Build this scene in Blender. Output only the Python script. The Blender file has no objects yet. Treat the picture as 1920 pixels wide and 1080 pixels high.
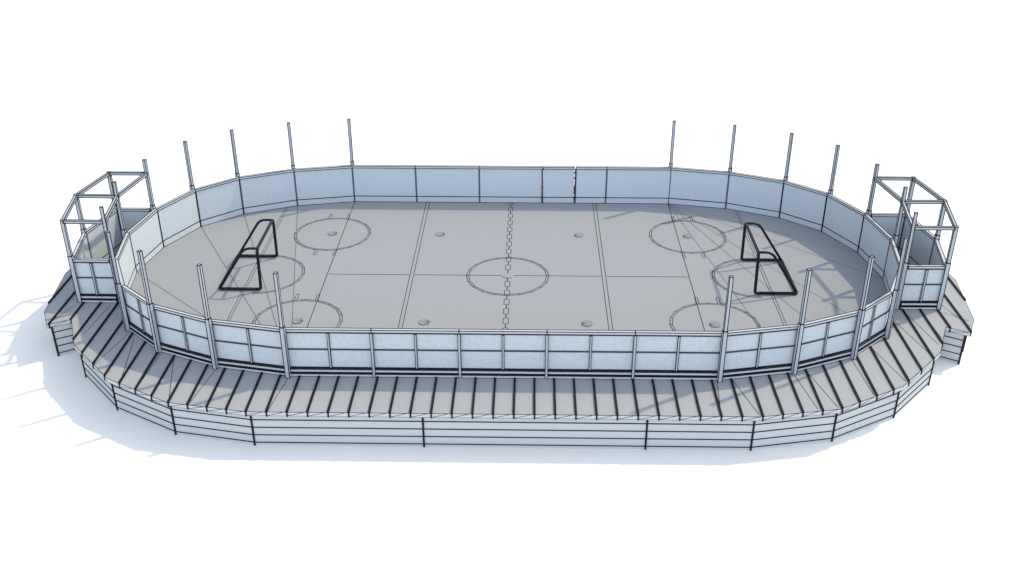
import bpy, bmesh, math, random
from mathutils import Vector
scene = bpy.context.scene
COL = scene.collection
random.seed(4)

# ------------------------------------------------------------------ materials
def mat(name, col, rough=0.6, var=0.0, scale=8.0, bump=0.0, spec=0.3):
    m = bpy.data.materials.new(name); m.use_nodes = True
    nt = m.node_tree; b = nt.nodes['Principled BSDF']
    b.inputs['Roughness'].default_value = rough
    b.inputs['Specular IOR Level'].default_value = spec
    b.inputs['Base Color'].default_value = (*col, 1)
    if var > 0 or bump > 0:
        tc = nt.nodes.new('ShaderNodeTexCoord')
        n = nt.nodes.new('ShaderNodeTexNoise'); n.inputs['Scale'].default_value = scale
        n.inputs['Detail'].default_value = 5.0
        nt.links.new(tc.outputs['Object'], n.inputs['Vector'])
        if var > 0:
            r = nt.nodes.new('ShaderNodeValToRGB')
            r.color_ramp.elements[0].position = 0.3; r.color_ramp.elements[1].position = 0.7
            r.color_ramp.elements[0].color = (*[c * (1 - var) for c in col], 1)
            r.color_ramp.elements[1].color = (*[min(1, c * (1 + var)) for c in col], 1)
            nt.links.new(n.outputs['Fac'], r.inputs['Fac'])
            nt.links.new(r.outputs['Color'], b.inputs['Base Color'])
        if bump > 0:
            bp = nt.nodes.new('ShaderNodeBump'); bp.inputs['Strength'].default_value = bump
            bp.inputs['Distance'].default_value = 0.01
            nt.links.new(n.outputs['Fac'], bp.inputs['Height'])
            nt.links.new(bp.outputs['Normal'], b.inputs['Normal'])
    return m
M = dict(
    snow=mat('snow', (0.84, 0.805, 0.72), 0.9, 0.012, 3.0, 0.05, 0.1),
    floor=mat('rink_floor_grey', (0.279, 0.286, 0.286), 0.75, 0.015, 14.0, 0.04, 0.2),
    deck=mat('deck_grey', (0.322, 0.324, 0.320), 0.75, 0.02, 11.0, 0.05, 0.2),
    panel=mat('panel_pale', (0.470, 0.512, 0.530), 0.7, 0.085, 22.0, 0.05, 0.25),
    skirt=mat('skirt_pale', (0.435, 0.455, 0.462), 0.7, 0.03, 18.0, 0.05, 0.25),
    rail=mat('rail_pale', (0.47, 0.48, 0.50), 0.6, 0.02, 20.0, 0.0, 0.3),
    post=mat('post_pale', (0.38, 0.41, 0.44), 0.55, 0.02, 20.0, 0.0, 0.3),
    black=mat('black_line', (0.008, 0.009, 0.012), 0.7, 0, 8, 0, 0.15),
    dark=mat('dark_strip', (0.075, 0.085, 0.11), 0.7, 0.05, 30, 0, 0.2),
    rib=mat('rib_dark', (0.013, 0.014, 0.017), 0.6, 0.1, 30, 0, 0.2),
    line=mat('thin_floor_line', (0.035, 0.037, 0.045), 0.8, 0, 8, 0, 0.1),
    faint=mat('faint_floor_line', (0.13, 0.135, 0.15), 0.8, 0, 8, 0, 0.1),
    tube=mat('goal_tube_black', (0.006, 0.007, 0.010), 0.5, 0.1, 40, 0, 0.2),
)

# ------------------------------------------------------------------ mesh builder
class MB:
    """collects faces; slot 0 is the body material, slot 1 the line material"""
    def __init__(s): s.v = []; s.f = []; s.m = []
    def face(s, pts, mi=0):
        i = len(s.v); s.v += [tuple(p) for p in pts]; s.f.append(tuple(range(i, i + len(pts)))); s.m.append(mi)
    def prism(s, poly, z0, z1, mi=0, line=0.0, bottom=True):
        """vertical prism on a plan polygon (any winding); line = half width of the dark edging bars"""
        a = sum(poly[i][0] * poly[(i + 1) % len(poly)][1] - poly[(i + 1) % len(poly)][0] * poly[i][1] for i in range(len(poly)))
        if a < 0: poly = poly[::-1]
        n = len(poly); i0 = len(s.v)
        zz0 = z0 if isinstance(z0, (list, tuple)) else [z0] * n
        s.v += [(p[0], p[1], zz0[i]) for i, p in enumerate(poly)] + [(p[0], p[1], z1) for p in poly]
        for i in range(n):
            j = (i + 1) % n
            s.f.append((i0 + i, i0 + j, i0 + n + j, i0 + n + i)); s.m.append(mi)
        s.f.append(tuple(i0 + n + i for i in range(n))); s.m.append(mi)
        if bottom: s.f.append(tuple(i0 + n - 1 - i for i in range(n))); s.m.append(mi)
        if line:
            for i in range(n):
                p, q = poly[i], poly[(i + 1) % n]
                s.bar((*p, z1), (*q, z1), line); s.bar((*p, z0), (*q, z0), line); s.bar((*p, z0), (*p, z1), line)
    def bar(s, a, b, h, mi=1, up=None, h2=None):
        """square bar from a to b, half width h (h2 = half height)"""
        a, b = Vector(a), Vector(b); d = b - a
        if d.length < 1e-6: return
        d.normalize()
        u = Vector((0, 0, 1)) if abs(d.z) < 0.9 else Vector((1, 0, 0)) if up is None else Vector(up)
        x = d.cross(u).normalized(); y = x.cross(d).normalized()
        h2 = h if h2 is None else h2
        i = len(s.v)
        for c in (a - d * h * 0.9, b + d * h * 0.9):
            for sx, sy in ((-1, -1), (1, -1), (1, 1), (-1, 1)): s.v.append(tuple(c + x * sx * h + y * sy * h2))
        for f in ((3, 2, 1, 0), (4, 5, 6, 7), (0, 1, 5, 4), (1, 2, 6, 5), (2, 3, 7, 6), (3, 0, 4, 7)):
            s.f.append(tuple(i + k for k in f)); s.m.append(mi)
    def beam(s, a, b, w, h, line=0.006):
        """box beam with dark edging, a to b, width w, height h"""
        s.bar(a, b, w / 2, 0, None, h / 2)
        vs = [Vector(v) for v in s.v[-8:]]
        for i, j in ((0, 1), (1, 2), (2, 3), (3, 0), (4, 5), (5, 6), (6, 7), (7, 4), (0, 4), (1, 5), (2, 6), (3, 7)):
            s.bar(vs[i], vs[j], line)
    def strip(s, a, b, w, z, mi=0, z_low=None):
        """thin flush painted line on a level surface from a to b"""
        a, b = Vector((a[0], a[1])), Vector((b[0], b[1])); d = (b - a)
        if d.length < 1e-5: return
        d.normalize()
        n = Vector((-d.y, d.x)) * (w / 2)
        s.face([(a.x - n.x, a.y - n.y, z), (b.x - n.x, b.y - n.y, z), (b.x + n.x, b.y + n.y, z), (a.x + n.x, a.y + n.y, z)][::1], mi)
    def tube(s, pts, r, mi=0, seg=10):
        P = [Vector(p) for p in pts]; rings = []
        t0 = (P[1] - P[0]).normalized()
        ref = t0.orthogonal().normalized()
        for k, p in enumerate(P):
            t = ((P[min(k + 1, len(P) - 1)] - p).normalized() + (p - P[max(k - 1, 0)]).normalized()).normalized() if 0 < k < len(P) - 1 else ((P[1] - P[0]) if k == 0 else (P[-1] - P[-2])).normalized()
            ref = (ref - t * ref.dot(t)).normalized(); bi = t.cross(ref)
            i = len(s.v)
            for q in range(seg):
                a = 2 * math.pi * q / seg; s.v.append(tuple(p + (ref * math.cos(a) + bi * math.sin(a)) * r))
            rings.append(i)
        for a, b in zip(rings, rings[1:]):
            for q in range(seg):
                w = (q + 1) % seg; s.f.append((a + q, a + w, b + w, b + q)); s.m.append(mi)
        s.f.append(tuple(rings[0] + q for q in reversed(range(seg)))); s.m.append(mi)
        s.f.append(tuple(rings[-1] + q for q in range(seg))); s.m.append(mi)
    def build(s, name, m0, parent=None, m1='black', smooth=False, origin=None):
        me = bpy.data.meshes.new(name)
        inv = Vector((0, 0, 0))
        if origin is not None: inv = Vector(origin)
        me.from_pydata([tuple(Vector(v) - inv) for v in s.v], [], s.f)
        me.materials.append(M[m0]); me.materials.append(M[m1])
        me.polygons.foreach_set('material_index', s.m)
        if smooth: me.polygons.foreach_set('use_smooth', [True] * len(s.f))
        me.update()
        o = bpy.data.objects.new(name, me); COL.objects.link(o)
        if parent is not None:
            o.parent = parent
            if origin is None: o.location = -Vector(parent.location)   # meshes are drawn in world metres
        elif origin is not None: o.location = inv
        return o

def thing(name, label, cat, loc=(0, 0, 0), group=None):
    o = bpy.data.objects.new(name, None); COL.objects.link(o); o.location = loc
    o.empty_display_size = 0.2
    o['label'] = label; o['category'] = cat
    if group: o['group'] = group
    return o

# ------------------------------------------------------------------ plan of the rink (metres)
RING = [(4.985, 5.0), (6.746, 4.650), (8.284, 3.981), (9.351, 3.016), (10.032, 1.590), (10.283, 0.0)]
RING = RING + [(RING[10 - k][0], -RING[10 - k][1]) for k in range(6, 11)]
def off(side, k, d):
    """corner k of the right (side 1) or left (side -1) curved end, moved d metres outwards with a mitre"""
    P = RING
    a = Vector(P[k - 1] if k > 0 else (-P[0][0], 5.0)); b = Vector(P[k]); c = Vector(P[k + 1] if k < 10 else (-P[10][0], -5.0))
    n1 = Vector((-(b - a).y, (b - a).x)).normalized(); n2 = Vector((-(c - b).y, (c - b).x)).normalized()
    m = n1 + n2; m /= m.dot(n1)
    q = b + m * d
    return (side * q.x, q.y)
def closed(d): return [off(1, k, d) for k in range(11)] + [off(-1, k, d) for k in range(10, -1, -1)]
ZB = 1.22      # top of the boards
ZC = 1.32      # where the post sleeves end
ZT = 2.70      # tip of the tall posts
ZK = 2.285     # top frame of the booths
ZD = -0.03     # deck
ZG = -1.003    # ground
E = 0.0080     # half width of the dark edging

# ------------------------------------------------------------------ ground
mb = MB()
N = 64
ring0 = [(260 * math.cos(2 * math.pi * i / N), 260 * math.sin(2 * math.pi * i / N), ZG) for i in range(N)]
mb.face(ring0)
g = mb.build('ground', 'snow'); g['kind'] = 'structure'; g['label'] = 'flat bright white snowy ground all round the rink'

# ------------------------------------------------------------------ rink floor and its markings
mb = MB(); mb.prism(closed(0.002), ZD + 0.001, 0.0)
floor = mb.build('rink_floor', 'floor'); floor['kind'] = 'structure'; floor['label'] = 'smooth grey rink floor with thin outlined markings'
Z1 = 0.004
def mark(name, m, mbx):
    return mbx.build(name, m, floor)
W = 0.017
def chord(x):
    """half width of the floor at x"""
    x = abs(x)
    for (x0, y0), (x1, y1) in zip(RING[:5], RING[1:6]):
        if x <= RING[0][0]: return 5.0
        if x0 <= x <= x1: return y0 + (y1 - y0) * (x - x0) / (x1 - x0)
for s in (-1, 1):
    mb = MB()
    for dx in (-.05, .05): mb.strip((s * 2.645 + dx, -4.99), (s * 2.645 + dx, 4.99), W, Z1)
    mark('blue_line', 'line', mb)
    mb = MB()
    for dx in (-.035, .035): mb.strip((s * 7.06 + dx, -chord(7.06) + .03), (s * 7.06 + dx, chord(7.06) - .03), W * .85, Z1)
    mark('goal_line', 'line', mb)
    mb = MB(); mb.strip((s * 4.985, -4.98), (s * 4.985, 4.98), W * 1.15, Z1); mark('floor_seam', 'line', mb)
mb = MB()
for a, b in ((-4.97, -2.72), (-2.57, -.16), (.16, 2.57), (2.72, 4.97)): mb.strip((a, 0), (b, 0), W * 1.5, Z1)
mark('length_line', 'line', mb)
# dashed centre line: small outlined blocks linked by a short line
mb = MB(); y = -4.97; cy = [k * 0.4985 for k in range(-10, 11)]
for i, c in enumerate(cy):
    if abs(c) < .01: continue
    h0, h1 = max(-4.97, c - .145), min(4.97, c + .145)
    for x0, x1, ya, yb in ((-.066, -.066, h0, h1), (.066, .066, h0, h1), (-.066, .066, h0, h0), (-.066, .066, h1, h1)):
        mb.strip((x0, ya), (x1, yb), W, Z1)
for a, b in zip(cy, cy[1:]):
    lo = a + .145 if abs(a) > .01 else .135; hi = b - .145 if abs(b) > .01 else -.135
    mb.strip((0, lo), (0, hi), W * 1.5, Z1)
mark('centre_line', 'line', mb)
def circle_mark(mbx, cx, cy, r, n=20, w=.062, clip=None, z=Z1 + .004):
    pts = [(cx + r * math.cos(2 * math.pi * (i + .5 * 0) / n), cy + r * math.sin(2 * math.pi * i / n)) for i in range(n)]
    inn = [(cx + (r - w) * math.cos(2 * math.pi * i / n), cy + (r - w) * math.sin(2 * math.pi * i / n)) for i in range(n)]
    for i in range(n):
        j = (i + 1) % n
        if clip and (clip(pts[i]) or clip(pts[j])): continue
        mbx.strip(pts[i], pts[j], W, z); mbx.strip(inn[i], inn[j], W * .9, z); mbx.strip(inn[i], pts[i], W * .9, z)
mb = MB(); circle_mark(mb, 0, -.02, 1.135); mark('centre_circle', 'line', mb)
for sx in (-1, 1):
    for sy in (-1, 1):
        mb = MB(); cx, cyy = sx * 5.285, sy * 2.6
        circle_mark(mb, cx, cyy, 1.135)
        for hx in (-.28, .28):
            for hy in (-1, 1):
                y0, y1 = cyy + hy * 1.10, cyy + hy * 1.43
                for xa, xb, ya, yb in ((hx - .035, hx - .035, y0, y1), (hx + .035, hx + .035, y0, y1), (hx - .035, hx + .035, y1, y1)):
                    mb.strip((cx + xa, ya), (cx + xb, yb), W * .85, Z1 + .004)
        mark('face_off_circle', 'line', mb)
    mb = MB(); circle_mark(mb, sx * 6.77, -.02, 1.15, clip=lambda p: abs(p[0]) > 7.07); mark('goal_crease', 'line', mb)
# face-off spots: low discs whose seams fan out from one side
def spot(cx, cy, s):
    mb = MB(); r = .135; n = 20
    pts = [(cx + r * math.cos(2 * math.pi * i / n), cy + r * math.sin(2 * math.pi * i / n)) for i in range(n)]
    mb.prism(pts, Z1 + .008, Z1 + .012, 0)
    if s:
        o = (cx + s * r * .97, cy)
        for i in range(n):
            q = pts[i]
            if (Vector(q) - Vector(o)).length > .05: mb.strip(o, q, .0035, Z1 + .0155, 1)
            mb.strip(q, pts[(i + 1) % n], .006, Z1 + .0155, 1)
        for k in (-1, 1): mb.strip(o, (cx + s * r * .55, cy + k * .04), .008, Z1 + .019, 1)
    o = mb.build('face_off_spot', 'floor', floor, m1='faint')
spot(0, -.03, 0)
for sx in (-1, 1):
    for sy in (-1, 1):
        spot(sx * 5.285, sy * 2.6, -sx); spot(sx * 2.06, sy * 2.61, -sx)
# faint seams that fan out over both curved ends from one corner each
mb = MB()
for k in (1, 2, 3, 5): mb.strip(off(-1, 10, -.02), off(-1, k, -.02), .012, Z1 + .008)
for k in (5, 7, 8, 9): mb.strip(off(1, 0, -.02), off(1, k, -.02), .011, Z1 + .008)
mb.strip(off(1, 0, -.02), off(1, 4, -.02), .008, Z1 + .008)
mark('floor_seam', 'faint', mb)

# ------------------------------------------------------------------ deck platform with ribs and a planked skirt
EAVE = [(5.66, -6.53), (7.51, -6.20), (9.19, -5.26), (10.545, -3.78), (11.10, -2.55), (11.62, -2.84), (11.95, -2.18), (12.27, 0.0)]
WALL = [(5.575, -6.445), (7.48, -6.075), (9.16, -5.135), (10.446, -3.736), (11.02, -2.46), (11.54, -2.76), (11.86, -2.15), (12.18, 0.0)]
def loop(H):
    r = H + [(x, -y) for x, y in H[-2::-1]]
    return r + [(-x, y) for x, y in r[::-1]]
plat = thing('rink_platform', 'raised grey deck platform with dark ribs and planked skirt carrying the whole rink', 'platform', (0, 0, ZG))
EL = loop(EAVE); WL = loop(WALL)
mb = MB(); mb.prism(EL, ZD - .10, ZD)
for i in range(len(EL)):
    a, b = EL[i], EL[(i + 1) % len(EL)]
    mb.bar((*a, ZD), (*b, ZD), .005); mb.bar((*a, ZD - .10), (*b, ZD - .10), .004); mb.bar((*a, ZD - .1), (*a, ZD), .004)
def cross_y(L, x):
    """all y where the vertical line x meets the polygon"""
    r = []
    for i in range(len(L)):
        (x0, y0), (x1, y1) = L[i], L[(i + 1) % len(L)]
        if (x0 - x) * (x1 - x) < 0: r.append(y0 + (y1 - y0) * (x - x0) / (x1 - x0))
    return sorted(r)
# inner edge: boards round the rink, and round the booths
QS = [(11.22, 1.62), (11.52, 0.02), (11.22, -1.62)]
inner = []
for k in range(11):
    inner.append(off(1, k, .115))
    if k == 4: inner.append((QS[0][0] + .04, QS[0][1] + .09))
    if k == 5: inner[-1] = (QS[1][0] + .09, QS[1][1])
    if k == 6: inner.insert(-1, (QS[2][0] + .04, QS[2][1] - .09))
IN = inner + [(-x, y) for x, y in inner[::-1]]
PITCH = .4551; ribs = []
for n in range(-27, 27):
    x = .27 + PITCH * n
    ys = cross_y(EL, x); yi = cross_y(IN, x)
    if len(ys) < 2: continue
    if not yi: ribs.append((x, ys[0], ys[-1], 2)); continue
    ribs.append((x, ys[0], yi[0], 1)); ribs.append((x, yi[-1], ys[-1], 3))
# diagonals on the fascia between ribs
xs = [r[0] for r in ribs if r[3] in (1, 2)]
for x in xs:
    x2 = x + .36
    y0 = cross_y(EL, x); y1 = cross_y(EL, x2)
    if not y0 or not y1: continue
    if abs(y0[0] - y1[0]) > .5 or any(x < v[0] < x2 for v in EL if v[1] < 0): continue
    mb.bar((x, y0[0] - .006, ZD - .098), (x2, y1[0] - .006, ZD - .005), .004)
# straight seams that cross the decking by the corners
for (a, b) in (((-6.78, -4.86), (-6.98, -6.21)), ((-7.9, -4.40), (-7.47, -6.16)), ((-8.29, -4.16), (-8.37, -5.67)), ((-9.16, -3.52), (-8.83, -5.40)),
               ((-9.40, -3.25), (-9.71, -4.69)), ((-4.99, -5.14), (-5.17, -6.52)), ((-10.37, -1.80), (-10.5, -3.29)), ((-11.3, -1.8), (-11.53, -2.6)),
               ((6.79, -4.86), (7.0, -6.21)), ((7.12, -4.70), (7.46, -6.14)), ((8.31, -4.16), (8.40, -5.62)), ((8.95, -3.66), (9.30, -5.06)),
               ((9.87, -2.17), (10.27, -3.89)), ((4.94, -5.14), (4.82, -6.5)), ((5.31, -5.08), (5.66, -6.46)), ((10.3, -1.8), (10.62, -3.4)),
               ((10.75, -1.75), (10.80, -3.1)), ((11.3, -1.8), (11.8, -2.25)), ((11.35, -1.3), (11.72, -2.5))):
    mb.strip(a, b, .013, ZD + .004, 1)
mb.build('deck', 'deck', plat)
mb = MB()
for i in range(len(EL)):
    a, b = Vector(EL[i]), Vector(EL[(i + 1) % len(EL)]); d = (b - a).normalized(); n = Vector((d.y, -d.x)) * .0035
    mb.face([(*(a + n), ZD - .097), (*(b + n), ZD - .097), (*(b + n), ZD - .004), (*(a + n), ZD - .004)])
    mb.face([(*(a + n), ZD - .004), (*(b + n), ZD - .004), (*b, ZD - .003), (*a, ZD - .003)])
mb.build('fascia', 'rail', plat)
for x, y0, y1, kind in ribs:
    if y1 - y0 < .15 or (kind == 3 and abs(x) > 11.0): continue
    r = MB(); w = .018
    r.prism([(x - w, y0 - .004), (x + w, y0 - .004), (x + w, y1), (x - w, y1)], ZD + .0005, ZD + .030, 0, .0055)
    for yy, sg in (((y0, -1),) if kind == 1 else ((y1, 1),) if kind == 3 else ((y0, -1), (y1, 1))):
        ya, yb = sorted((yy + sg * .004, yy + sg * .02))
        r.prism([(x - w * .7, ya), (x + w * .7, ya), (x + w * .7, yb), (x - w * .7, yb)], ZD - .11, ZD + .02, 0, .004)
    r.build('rib', 'rib', plat)
# skirt: one planked wall per straight side, dark joints between the planks
def skirt(a, b):
    a, b = Vector(a), Vector(b); d = (b - a).normalized(); n = Vector((d.y, -d.x))
    mbx = MB(); t = n * .04
    mbx.prism([tuple(a), tuple(b), tuple(b - t), tuple(a - t)], ZG, ZD - .101)
    for z in (-.30, -.505, -.71, -.915): mbx.bar((*(a + n * .001), z), (*(b + n * .001), z), .0125, 1, None, .0105)
    mbx.bar((*b, ZG), (*b, ZD - .101), .021)
    return mbx
SPLIT = {}
lab = []
m_ = len(WL)
for i in range(m_):
    a, b = WL[i], WL[(i + 1) % m_]
    if abs(a[1] - b[1]) < 1e-6 and a[1] < 0:      # long front side: three panels
        pts = [a, (-1.75, a[1]), (3.22, a[1]), b] if a[0] < b[0] else [a, (3.22, a[1]), (-1.75, a[1]), b]
        for p, q in zip(pts, pts[1:]): skirt(p, q).build('skirt_wall', 'skirt', plat)
    else: skirt(a, b).build('skirt_wall', 'skirt', plat)

# ------------------------------------------------------------------ boards round the rink
def lerp(p, q, t): return (p[0] + (q[0] - p[0]) * t, p[1] + (q[1] - p[1]) * t)
def board(A, B, label, group, d_in=0.0, stile=(False, False), mull=True, corner=(True, True), nrm=None, gate=False, cat='rink board', parent=None, z0=0.0, seam='dark'):
    """A(d), B(d): plan position of the two ends at offset d outwards. Builds one board section."""
    t = parent
    c = lerp(A(0), B(0), .5)
    if t is None: t = thing('rink_board' if not gate else 'rink_gate', label, cat, (c[0], c[1], 0), group)
    def q(d0, d1, s0=0.0, s1=1.0): return [lerp(A(d0), B(d0), s0), lerp(A(d0), B(d0), s1), lerp(A(d1), B(d1), s1), lerp(A(d1), B(d1), s0)]
    L = (Vector(A(0)) - Vector(B(0))).length; e = .002 / L
    mb = MB(); mb.prism(q(0, .03, e, 1 - e), z0 + .0005, 1.155)
    # kick line on the inside, bottom line, end lines
    def ln(d, z, h, hz=None, s0=0.0, s1=1.0): mb.bar((*lerp(A(d), B(d), s0), z), (*lerp(A(d), B(d), s1), z), h, 1, None, hz)
    ln(0, .20, .006, .013); ln(0, 1.15, .006, .007); ln(0, .008, .006, .007)
    mb.build('panel', 'panel', t)
    mb = MB(); mb.prism(q(-.012, .075, e, 1 - e), 1.156, ZB, 0, E)
    mb.build('top_rail', 'rail', t)
    mb = MB(); mb.prism(q(.031, .085, e, 1 - e), .09, .165, 0, .009)
    ln2 = [(*A(.050), .190), (*B(.050), .190)]
    mb.bar(ln2[0], ln2[1], .018, 1, None, .015); mb.build('bottom_rail', 'rail', t)
    mb = MB(); mb.prism(q(.031, .095, e, 1 - e), -.027, .045, 0, .007)
    mb.bar((*A(.074), .068), (*B(.074), .068), .012, 1, None, .020); mb.build('sill', 'rail', t)
    mb = MB(); mb.bar((*lerp(A(.04), B(.04), 0), .685), (*lerp(A(.04), B(.04), 1), .685), .010, 0, None, .010)
    mb.bar((*A(.05), .700), (*B(.05), .700), .003, 1, None, .005); mb.bar((*A(.05), .672), (*B(.05), .672), .003, 1, None, .005)
    mb.build('cross_rail', 'dark', t)
    mb = MB(); mb.bar((*A(.038), 1.125), (*B(.038), 1.125), .008, 0, None, .018); mb.build('head_batten', 'dark', t)
    if mull:
        for s in ((.5,) if mull is True else mull):
            w = .022 / L
            mb = MB(); mb.prism(q(.031, .068, s - w, s + w), .17, 1.115, 0, .006); mb.build('mullion', 'post', t)
    # dark strips where the section meets its neighbours, seen from inside
    w = .026 / L
    if stile[0]:
        mb = MB(); mb.prism(q(-.006, -.001, -w, w), .001, 1.15); mb.build('seam_strip', seam, t)
        mb = MB(); w2 = .03 / L; mb.prism(q(.031, .105, -w2, w2), -.027, 1.15, 0, .006); mb.build('stile', 'post', t)
    if corner[0]:
        mb = MB(); mb.prism(q(-.006, -.001, 0, w), .001, 1.15); mb.build('seam_strip', seam, t)
    if corner[1]:
        mb = MB(); mb.prism(q(-.006, -.001, 1 - w, 1), .001, 1.15); mb.build('seam_strip', seam, t)
    return t

ORD = ['first', 'second', 'third', 'fourth', 'fifth', 'sixth', 'seventh', 'eighth', 'ninth', 'tenth', 'eleventh']
for s, nm in ((-1, 'left'), (1, 'right')):
    for k in range(10):
        extra = ', beside the booth' if k in (4, 5) else ', in shade at the back' if k == 0 else ''
        lb = 'pale board section, %s curved end, between %s and %s tall posts from the back' % (nm, ORD[k], ORD[k + 1])
        board(lambda d, s=s, k=k: off(s, k, d), lambda d, s=s, k=k: off(s, k + 1, d), lb, 'board sections round the curved ends', seam='black' if 2 <= k <= 8 else 'dark')
def straight(y_sign, x0, x1):
    def at(x):
        return lambda d: (x, y_sign * (5.0 + d))
    return at(x0), at(x1)
def st(ys, x0, x1, label, first, last, **kw):
    A, B = straight(ys, x0, x1)
    if abs(x0) > 4.9: A = lambda d: off(math.copysign(1, x0), 0 if ys > 0 else 10, d)
    if abs(x1) > 4.9: B = lambda d: off(math.copysign(1, x1), 0 if ys > 0 else 10, d)
    return board(A, B, label, 'board sections along the straight sides', stile=(first, False), corner=(not first, False) if not kw.get('gate') else (False, False), mull=kw.pop('mull', True), **kw)
FR = [-4.985, -3, -1, 1, 3, 4.985]
nmf = ['leftmost board section of the long front side with four pale panes', 'second board section from the left along the front side of the rink',
       'middle board section of the front side, below the centre circle', 'fourth board section from the left along the front side of the rink',
       'rightmost board section of the long front side with four pale panes']
for i in range(5): st(-1, FR[i], FR[i + 1], nmf[i], i > 0, False)
st(1, -4.985, -3, 'leftmost board section of the straight back side', False, False)
st(1, -3, -1, 'second board section from the left along the straight back side', True, False)
st(1, -1, 1.0, 'back board section left of the gate, behind the dashed centre line', True, False)
st(1, 2.03, 3, 'narrow back board section just right of the gate', False, False, mull=False)
st(1, 3, 4.985, 'rightmost board section of the straight back side', True, False)
gt = st(1, 1.019, 1.985, 'narrow gate with black hinges in the back boards, right of centre', False, False, gate=True, cat='gate', mull=False)
gt['group'] = 'board sections along the straight sides'; del gt['group']
mb = MB(); mb.prism([(.968, 4.985), (1.008, 4.985), (1.008, 5.05), (.968, 5.05)], .001, 1.15, 0, .005); mb.build('gate_post', 'dark', gt)
mb = MB(); mb.prism([(2.005, 4.99), (2.03, 4.99), (2.03, 5.05), (2.005, 5.05)], .001, 1.15, 0, .004)
mb.build('gate_post', 'dark', gt)
for z in (.16, .36, .44, .52, .86, 1.04):
    mb = MB(); mb.prism([(1.98, 4.985), (2.012, 4.985), (2.012, 5.02), (1.98, 5.02)], z - .03, z + .03); mb.build('hinge', 'black', gt)

# ------------------------------------------------------------------ tall posts
def square(c, w, ang):
    r = []
    for a, b in ((-1, -1), (1, -1), (1, 1), (-1, 1)):
        r.append((c[0] + (a * math.cos(ang) - b * math.sin(ang)) * w / 2, c[1] + (a * math.sin(ang) + b * math.cos(ang)) * w / 2))
    return r
def post(c, ang, top, label, group):
    t = thing('tall_post', label, 'post', (c[0], c[1], ZD), group)
    mb = MB(); mb.prism(square(c, .098, ang), ZD + .001, ZC, 0, E); mb.build('sleeve', 'post', t)
    mb = MB(); mb.prism(square(c, .075, ang), ZC + .006, top, 0, E); mb.build('shaft', 'post', t)
    return t
for s, nm in ((-1, 'left'), (1, 'right')):
    for k in range(11):
        c = off(s, k, .130 if k < 11 else .1)
        d = Vector(c) - Vector(off(s, k, 0)); ang = math.atan2(d.y, d.x)
        ex = ', at the booth' if k in (4, 5, 6) else ''
        lb = 'tall square post of the %s curved end, %s from the back%s' % (nm, ORD[k], ex)
        post(c, ang, ZT, lb, 'tall square posts round the curved ends')

# ------------------------------------------------------------------ booths
for s, nm in ((-1, 'left'), (1, 'right')):
    b = thing('booth', 'open box frame booth with pale boards outside the %s curved end' % nm, 'booth', (s * 10.85, 0, ZD), 'booths at the two ends of the rink')
    Q = [(s * x, y) for x, y in QS]
    P = [off(s, k, .130) for k in (4, 5, 6)]
    path = [P[0], Q[0], Q[1], Q[2], P[2]]
    def moff(i, d):
        n = []
        for j in (i - 1, i):
            if 0 <= j < 4:
                v = (Vector(path[j + 1]) - Vector(path[j])).normalized(); n.append(Vector((-v.y, v.x)) * s)
        if len(n) == 1: m = n[0]
        else: m = n[0] + n[1]; m /= m.dot(n[0])
        q = Vector(path[i]) + m * d
        return (q.x, q.y)
    for i in range(4):
        A = lambda d, i=i: lerp(moff(i, d - .05), moff(i + 1, d - .05), .07 if i == 0 else 0)
        B = lambda d, i=i: lerp(moff(i, d - .05), moff(i + 1, d - .05), .93 if i == 3 else 1)
        board(A, B, '', None, parent=b, z0=ZD + .002)
    for q in Q:
        ang = math.atan2(q[1] * .15, q[0] - s * 8) if q is not Q[1] else 0
        mb = MB(); mb.prism(square(q, .105, ang), ZD + .001, ZC, 0, E); mb.build('corner_post', 'post', b)
        mb = MB(); mb.prism(square(q, .085, ang), ZC + .006, ZK + .045, 0, E); mb.build('corner_post', 'post', b)
    prs = [(P[0], Q[0]), (P[1], Q[1]), (P[2], Q[2]), (Q[0], Q[1]), (Q[1], Q[2]), (P[0], P[1]), (P[1], P[2])]
    for p, q in prs:
        v = (Vector(q) - Vector(p)).normalized() * .052
        mb = MB(); mb.beam((p[0] + v.x, p[1] + v.y, ZK), (q[0] - v.x, q[1] - v.y, ZK), .07, .07, E * 1.2); mb.build('top_beam', 'post', b)

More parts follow.
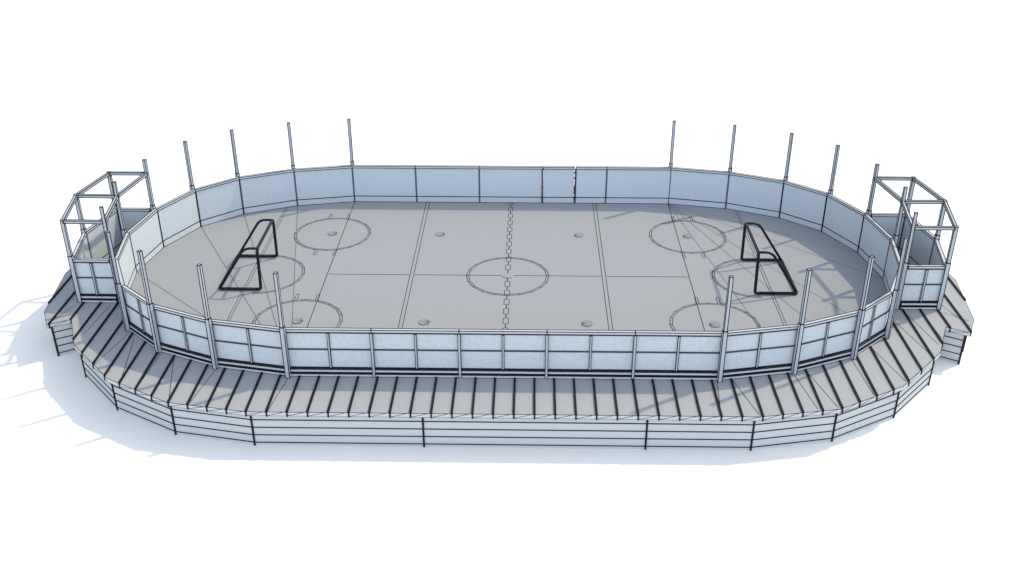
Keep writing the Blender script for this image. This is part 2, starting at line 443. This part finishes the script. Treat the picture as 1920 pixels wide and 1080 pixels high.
# ------------------------------------------------------------------ goals
def rounded(pts, r, n=6):
    P = [Vector(p) for p in pts]; out = [P[0]]
    for i in range(1, len(P) - 1):
        rr = r[i] if isinstance(r, (list, tuple)) else r
        a = (P[i - 1] - P[i]); c = (P[i + 1] - P[i]); rr = min(rr, a.length * .49, c.length * .49)
        a = P[i] + a.normalized() * rr; c = P[i] + c.normalized() * rr
        for k in range(n + 1):
            t = k / n; out.append(a * (1 - t) ** 2 + P[i] * 2 * t * (1 - t) + c * t ** 2)
    out.append(P[-1]); return out
for s, nm in ((-1, 'left'), (1, 'right')):
    g = thing('goal_frame', 'black tubular goal frame without a net at the %s end of the rink floor' % nm, 'goal', (s * 7.1, 0, 0), 'two black goal frames')
    R = .041; zb = R + .013
    xf, xb, xt = s * 6.59, s * 7.71, s * 6.57
    mb = MB(); mb.tube(rounded([(xf + s * .12, -.99, zb), (xf, -.99, zb), (xt, -.945, 1.22), (xt, .945, 1.22), (xf, .99, zb), (xf + s * .12, .99, zb)], .11), R)
    mb.build('front_frame', 'tube', g, smooth=True)
    mb = MB(); mb.tube(rounded([(xf + s * .10, -.99, zb), (xb, -.985, zb), (xb, .985, zb), (xf + s * .10, .99, zb)], .07), R)
    mb.build('base_bar', 'tube', g, smooth=True)
    for y in (-1, 1):
        mb = MB(); mb.tube(rounded([(xt + s * .01, y * .90, 1.215), (xt + s * .36, y * .91, 1.215), (xb - s * .02, y * .955, zb + .02)], .22, 8), R * .85)
        mb.build('back_stay', 'tube', g, smooth=True)

# ------------------------------------------------------------------ camera
cam = bpy.data.cameras.new('camera'); co = bpy.data.objects.new('camera', cam); COL.objects.link(co)
co.location = (0.110432892 * 5, -5.02784851 * 5, 2.62770875 * 5)
co.rotation_mode = 'XYZ'; co.rotation_euler = (1.07721887, -4.87e-05, 0.0173546498)
cam.sensor_width = 36; cam.lens = 36 * 1.00554529; cam.clip_start = .1; cam.clip_end = 1000
scene.camera = co

# ------------------------------------------------------------------ light
LOBE_EL, LOBE_N, LOBE, BASE = 38, 4.0, 3.7, 1.15
SUN = Vector((2.08, 1.30, 2.70))
ld = bpy.data.lights.new('sun', 'SUN'); lo = bpy.data.objects.new('sun', ld); COL.objects.link(lo)
lo.rotation_euler = SUN.to_track_quat('Z', 'Y').to_euler()
ld.energy = 2.0; ld.angle = math.radians(1.4); ld.color = (.98, .88, .66)
w = bpy.data.worlds.new('World'); scene.world = w; w.use_nodes = True
nt = w.node_tree; bg = nt.nodes['Background']
sky = nt.nodes.new('ShaderNodeTexSky'); sky.sky_type = 'NISHITA'; sky.sun_disc = False
sky.sun_elevation = math.asin(SUN.normalized().z); sky.sun_rotation = math.atan2(SUN.x, SUN.y)
hs = nt.nodes.new('ShaderNodeHueSaturation'); hs.inputs['Saturation'].default_value = .56
nt.links.new(sky.outputs['Color'], hs.inputs['Color']); 
# the open sky behind the viewer is brighter and bluer than the rest (soft, wide lobe)
tc = nt.nodes.new('ShaderNodeTexCoord'); dt = nt.nodes.new('ShaderNodeVectorMath'); dt.operation = 'DOT_PRODUCT'
dt.inputs[1].default_value = Vector((0.0, -math.cos(math.radians(LOBE_EL)), math.sin(math.radians(LOBE_EL))))
nt.links.new(tc.outputs['Generated'], dt.inputs[0])
mx = nt.nodes.new('ShaderNodeMath'); mx.operation = 'MAXIMUM'; mx.inputs[1].default_value = 0
nt.links.new(dt.outputs['Value'], mx.inputs[0])
pw = nt.nodes.new('ShaderNodeMath'); pw.operation = 'POWER'; pw.inputs[1].default_value = LOBE_N
nt.links.new(mx.outputs[0], pw.inputs[0])
lb = nt.nodes.new('ShaderNodeMix'); lb.data_type = 'RGBA'; lb.clamp_factor = True
lb.inputs['A'].default_value = (BASE, BASE, BASE, 1); lb.inputs['B'].default_value = (LOBE, LOBE, LOBE * 1.03, 1)
nt.links.new(pw.outputs[0], lb.inputs['Factor'])
ml = nt.nodes.new('ShaderNodeMix'); ml.data_type = 'RGBA'; ml.blend_type = 'MULTIPLY'; ml.inputs['Factor'].default_value = 1
nt.links.new(hs.outputs['Color'], ml.inputs['A']); nt.links.new(lb.outputs['Result'], ml.inputs['B'])
nt.links.new(ml.outputs['Result'], bg.inputs['Color']); bg.inputs['Strength'].default_value = .15
vs = scene.view_settings; vs.view_transform = 'Standard'; vs.look = 'None'; vs.gamma = 1; vs.exposure = 0.50
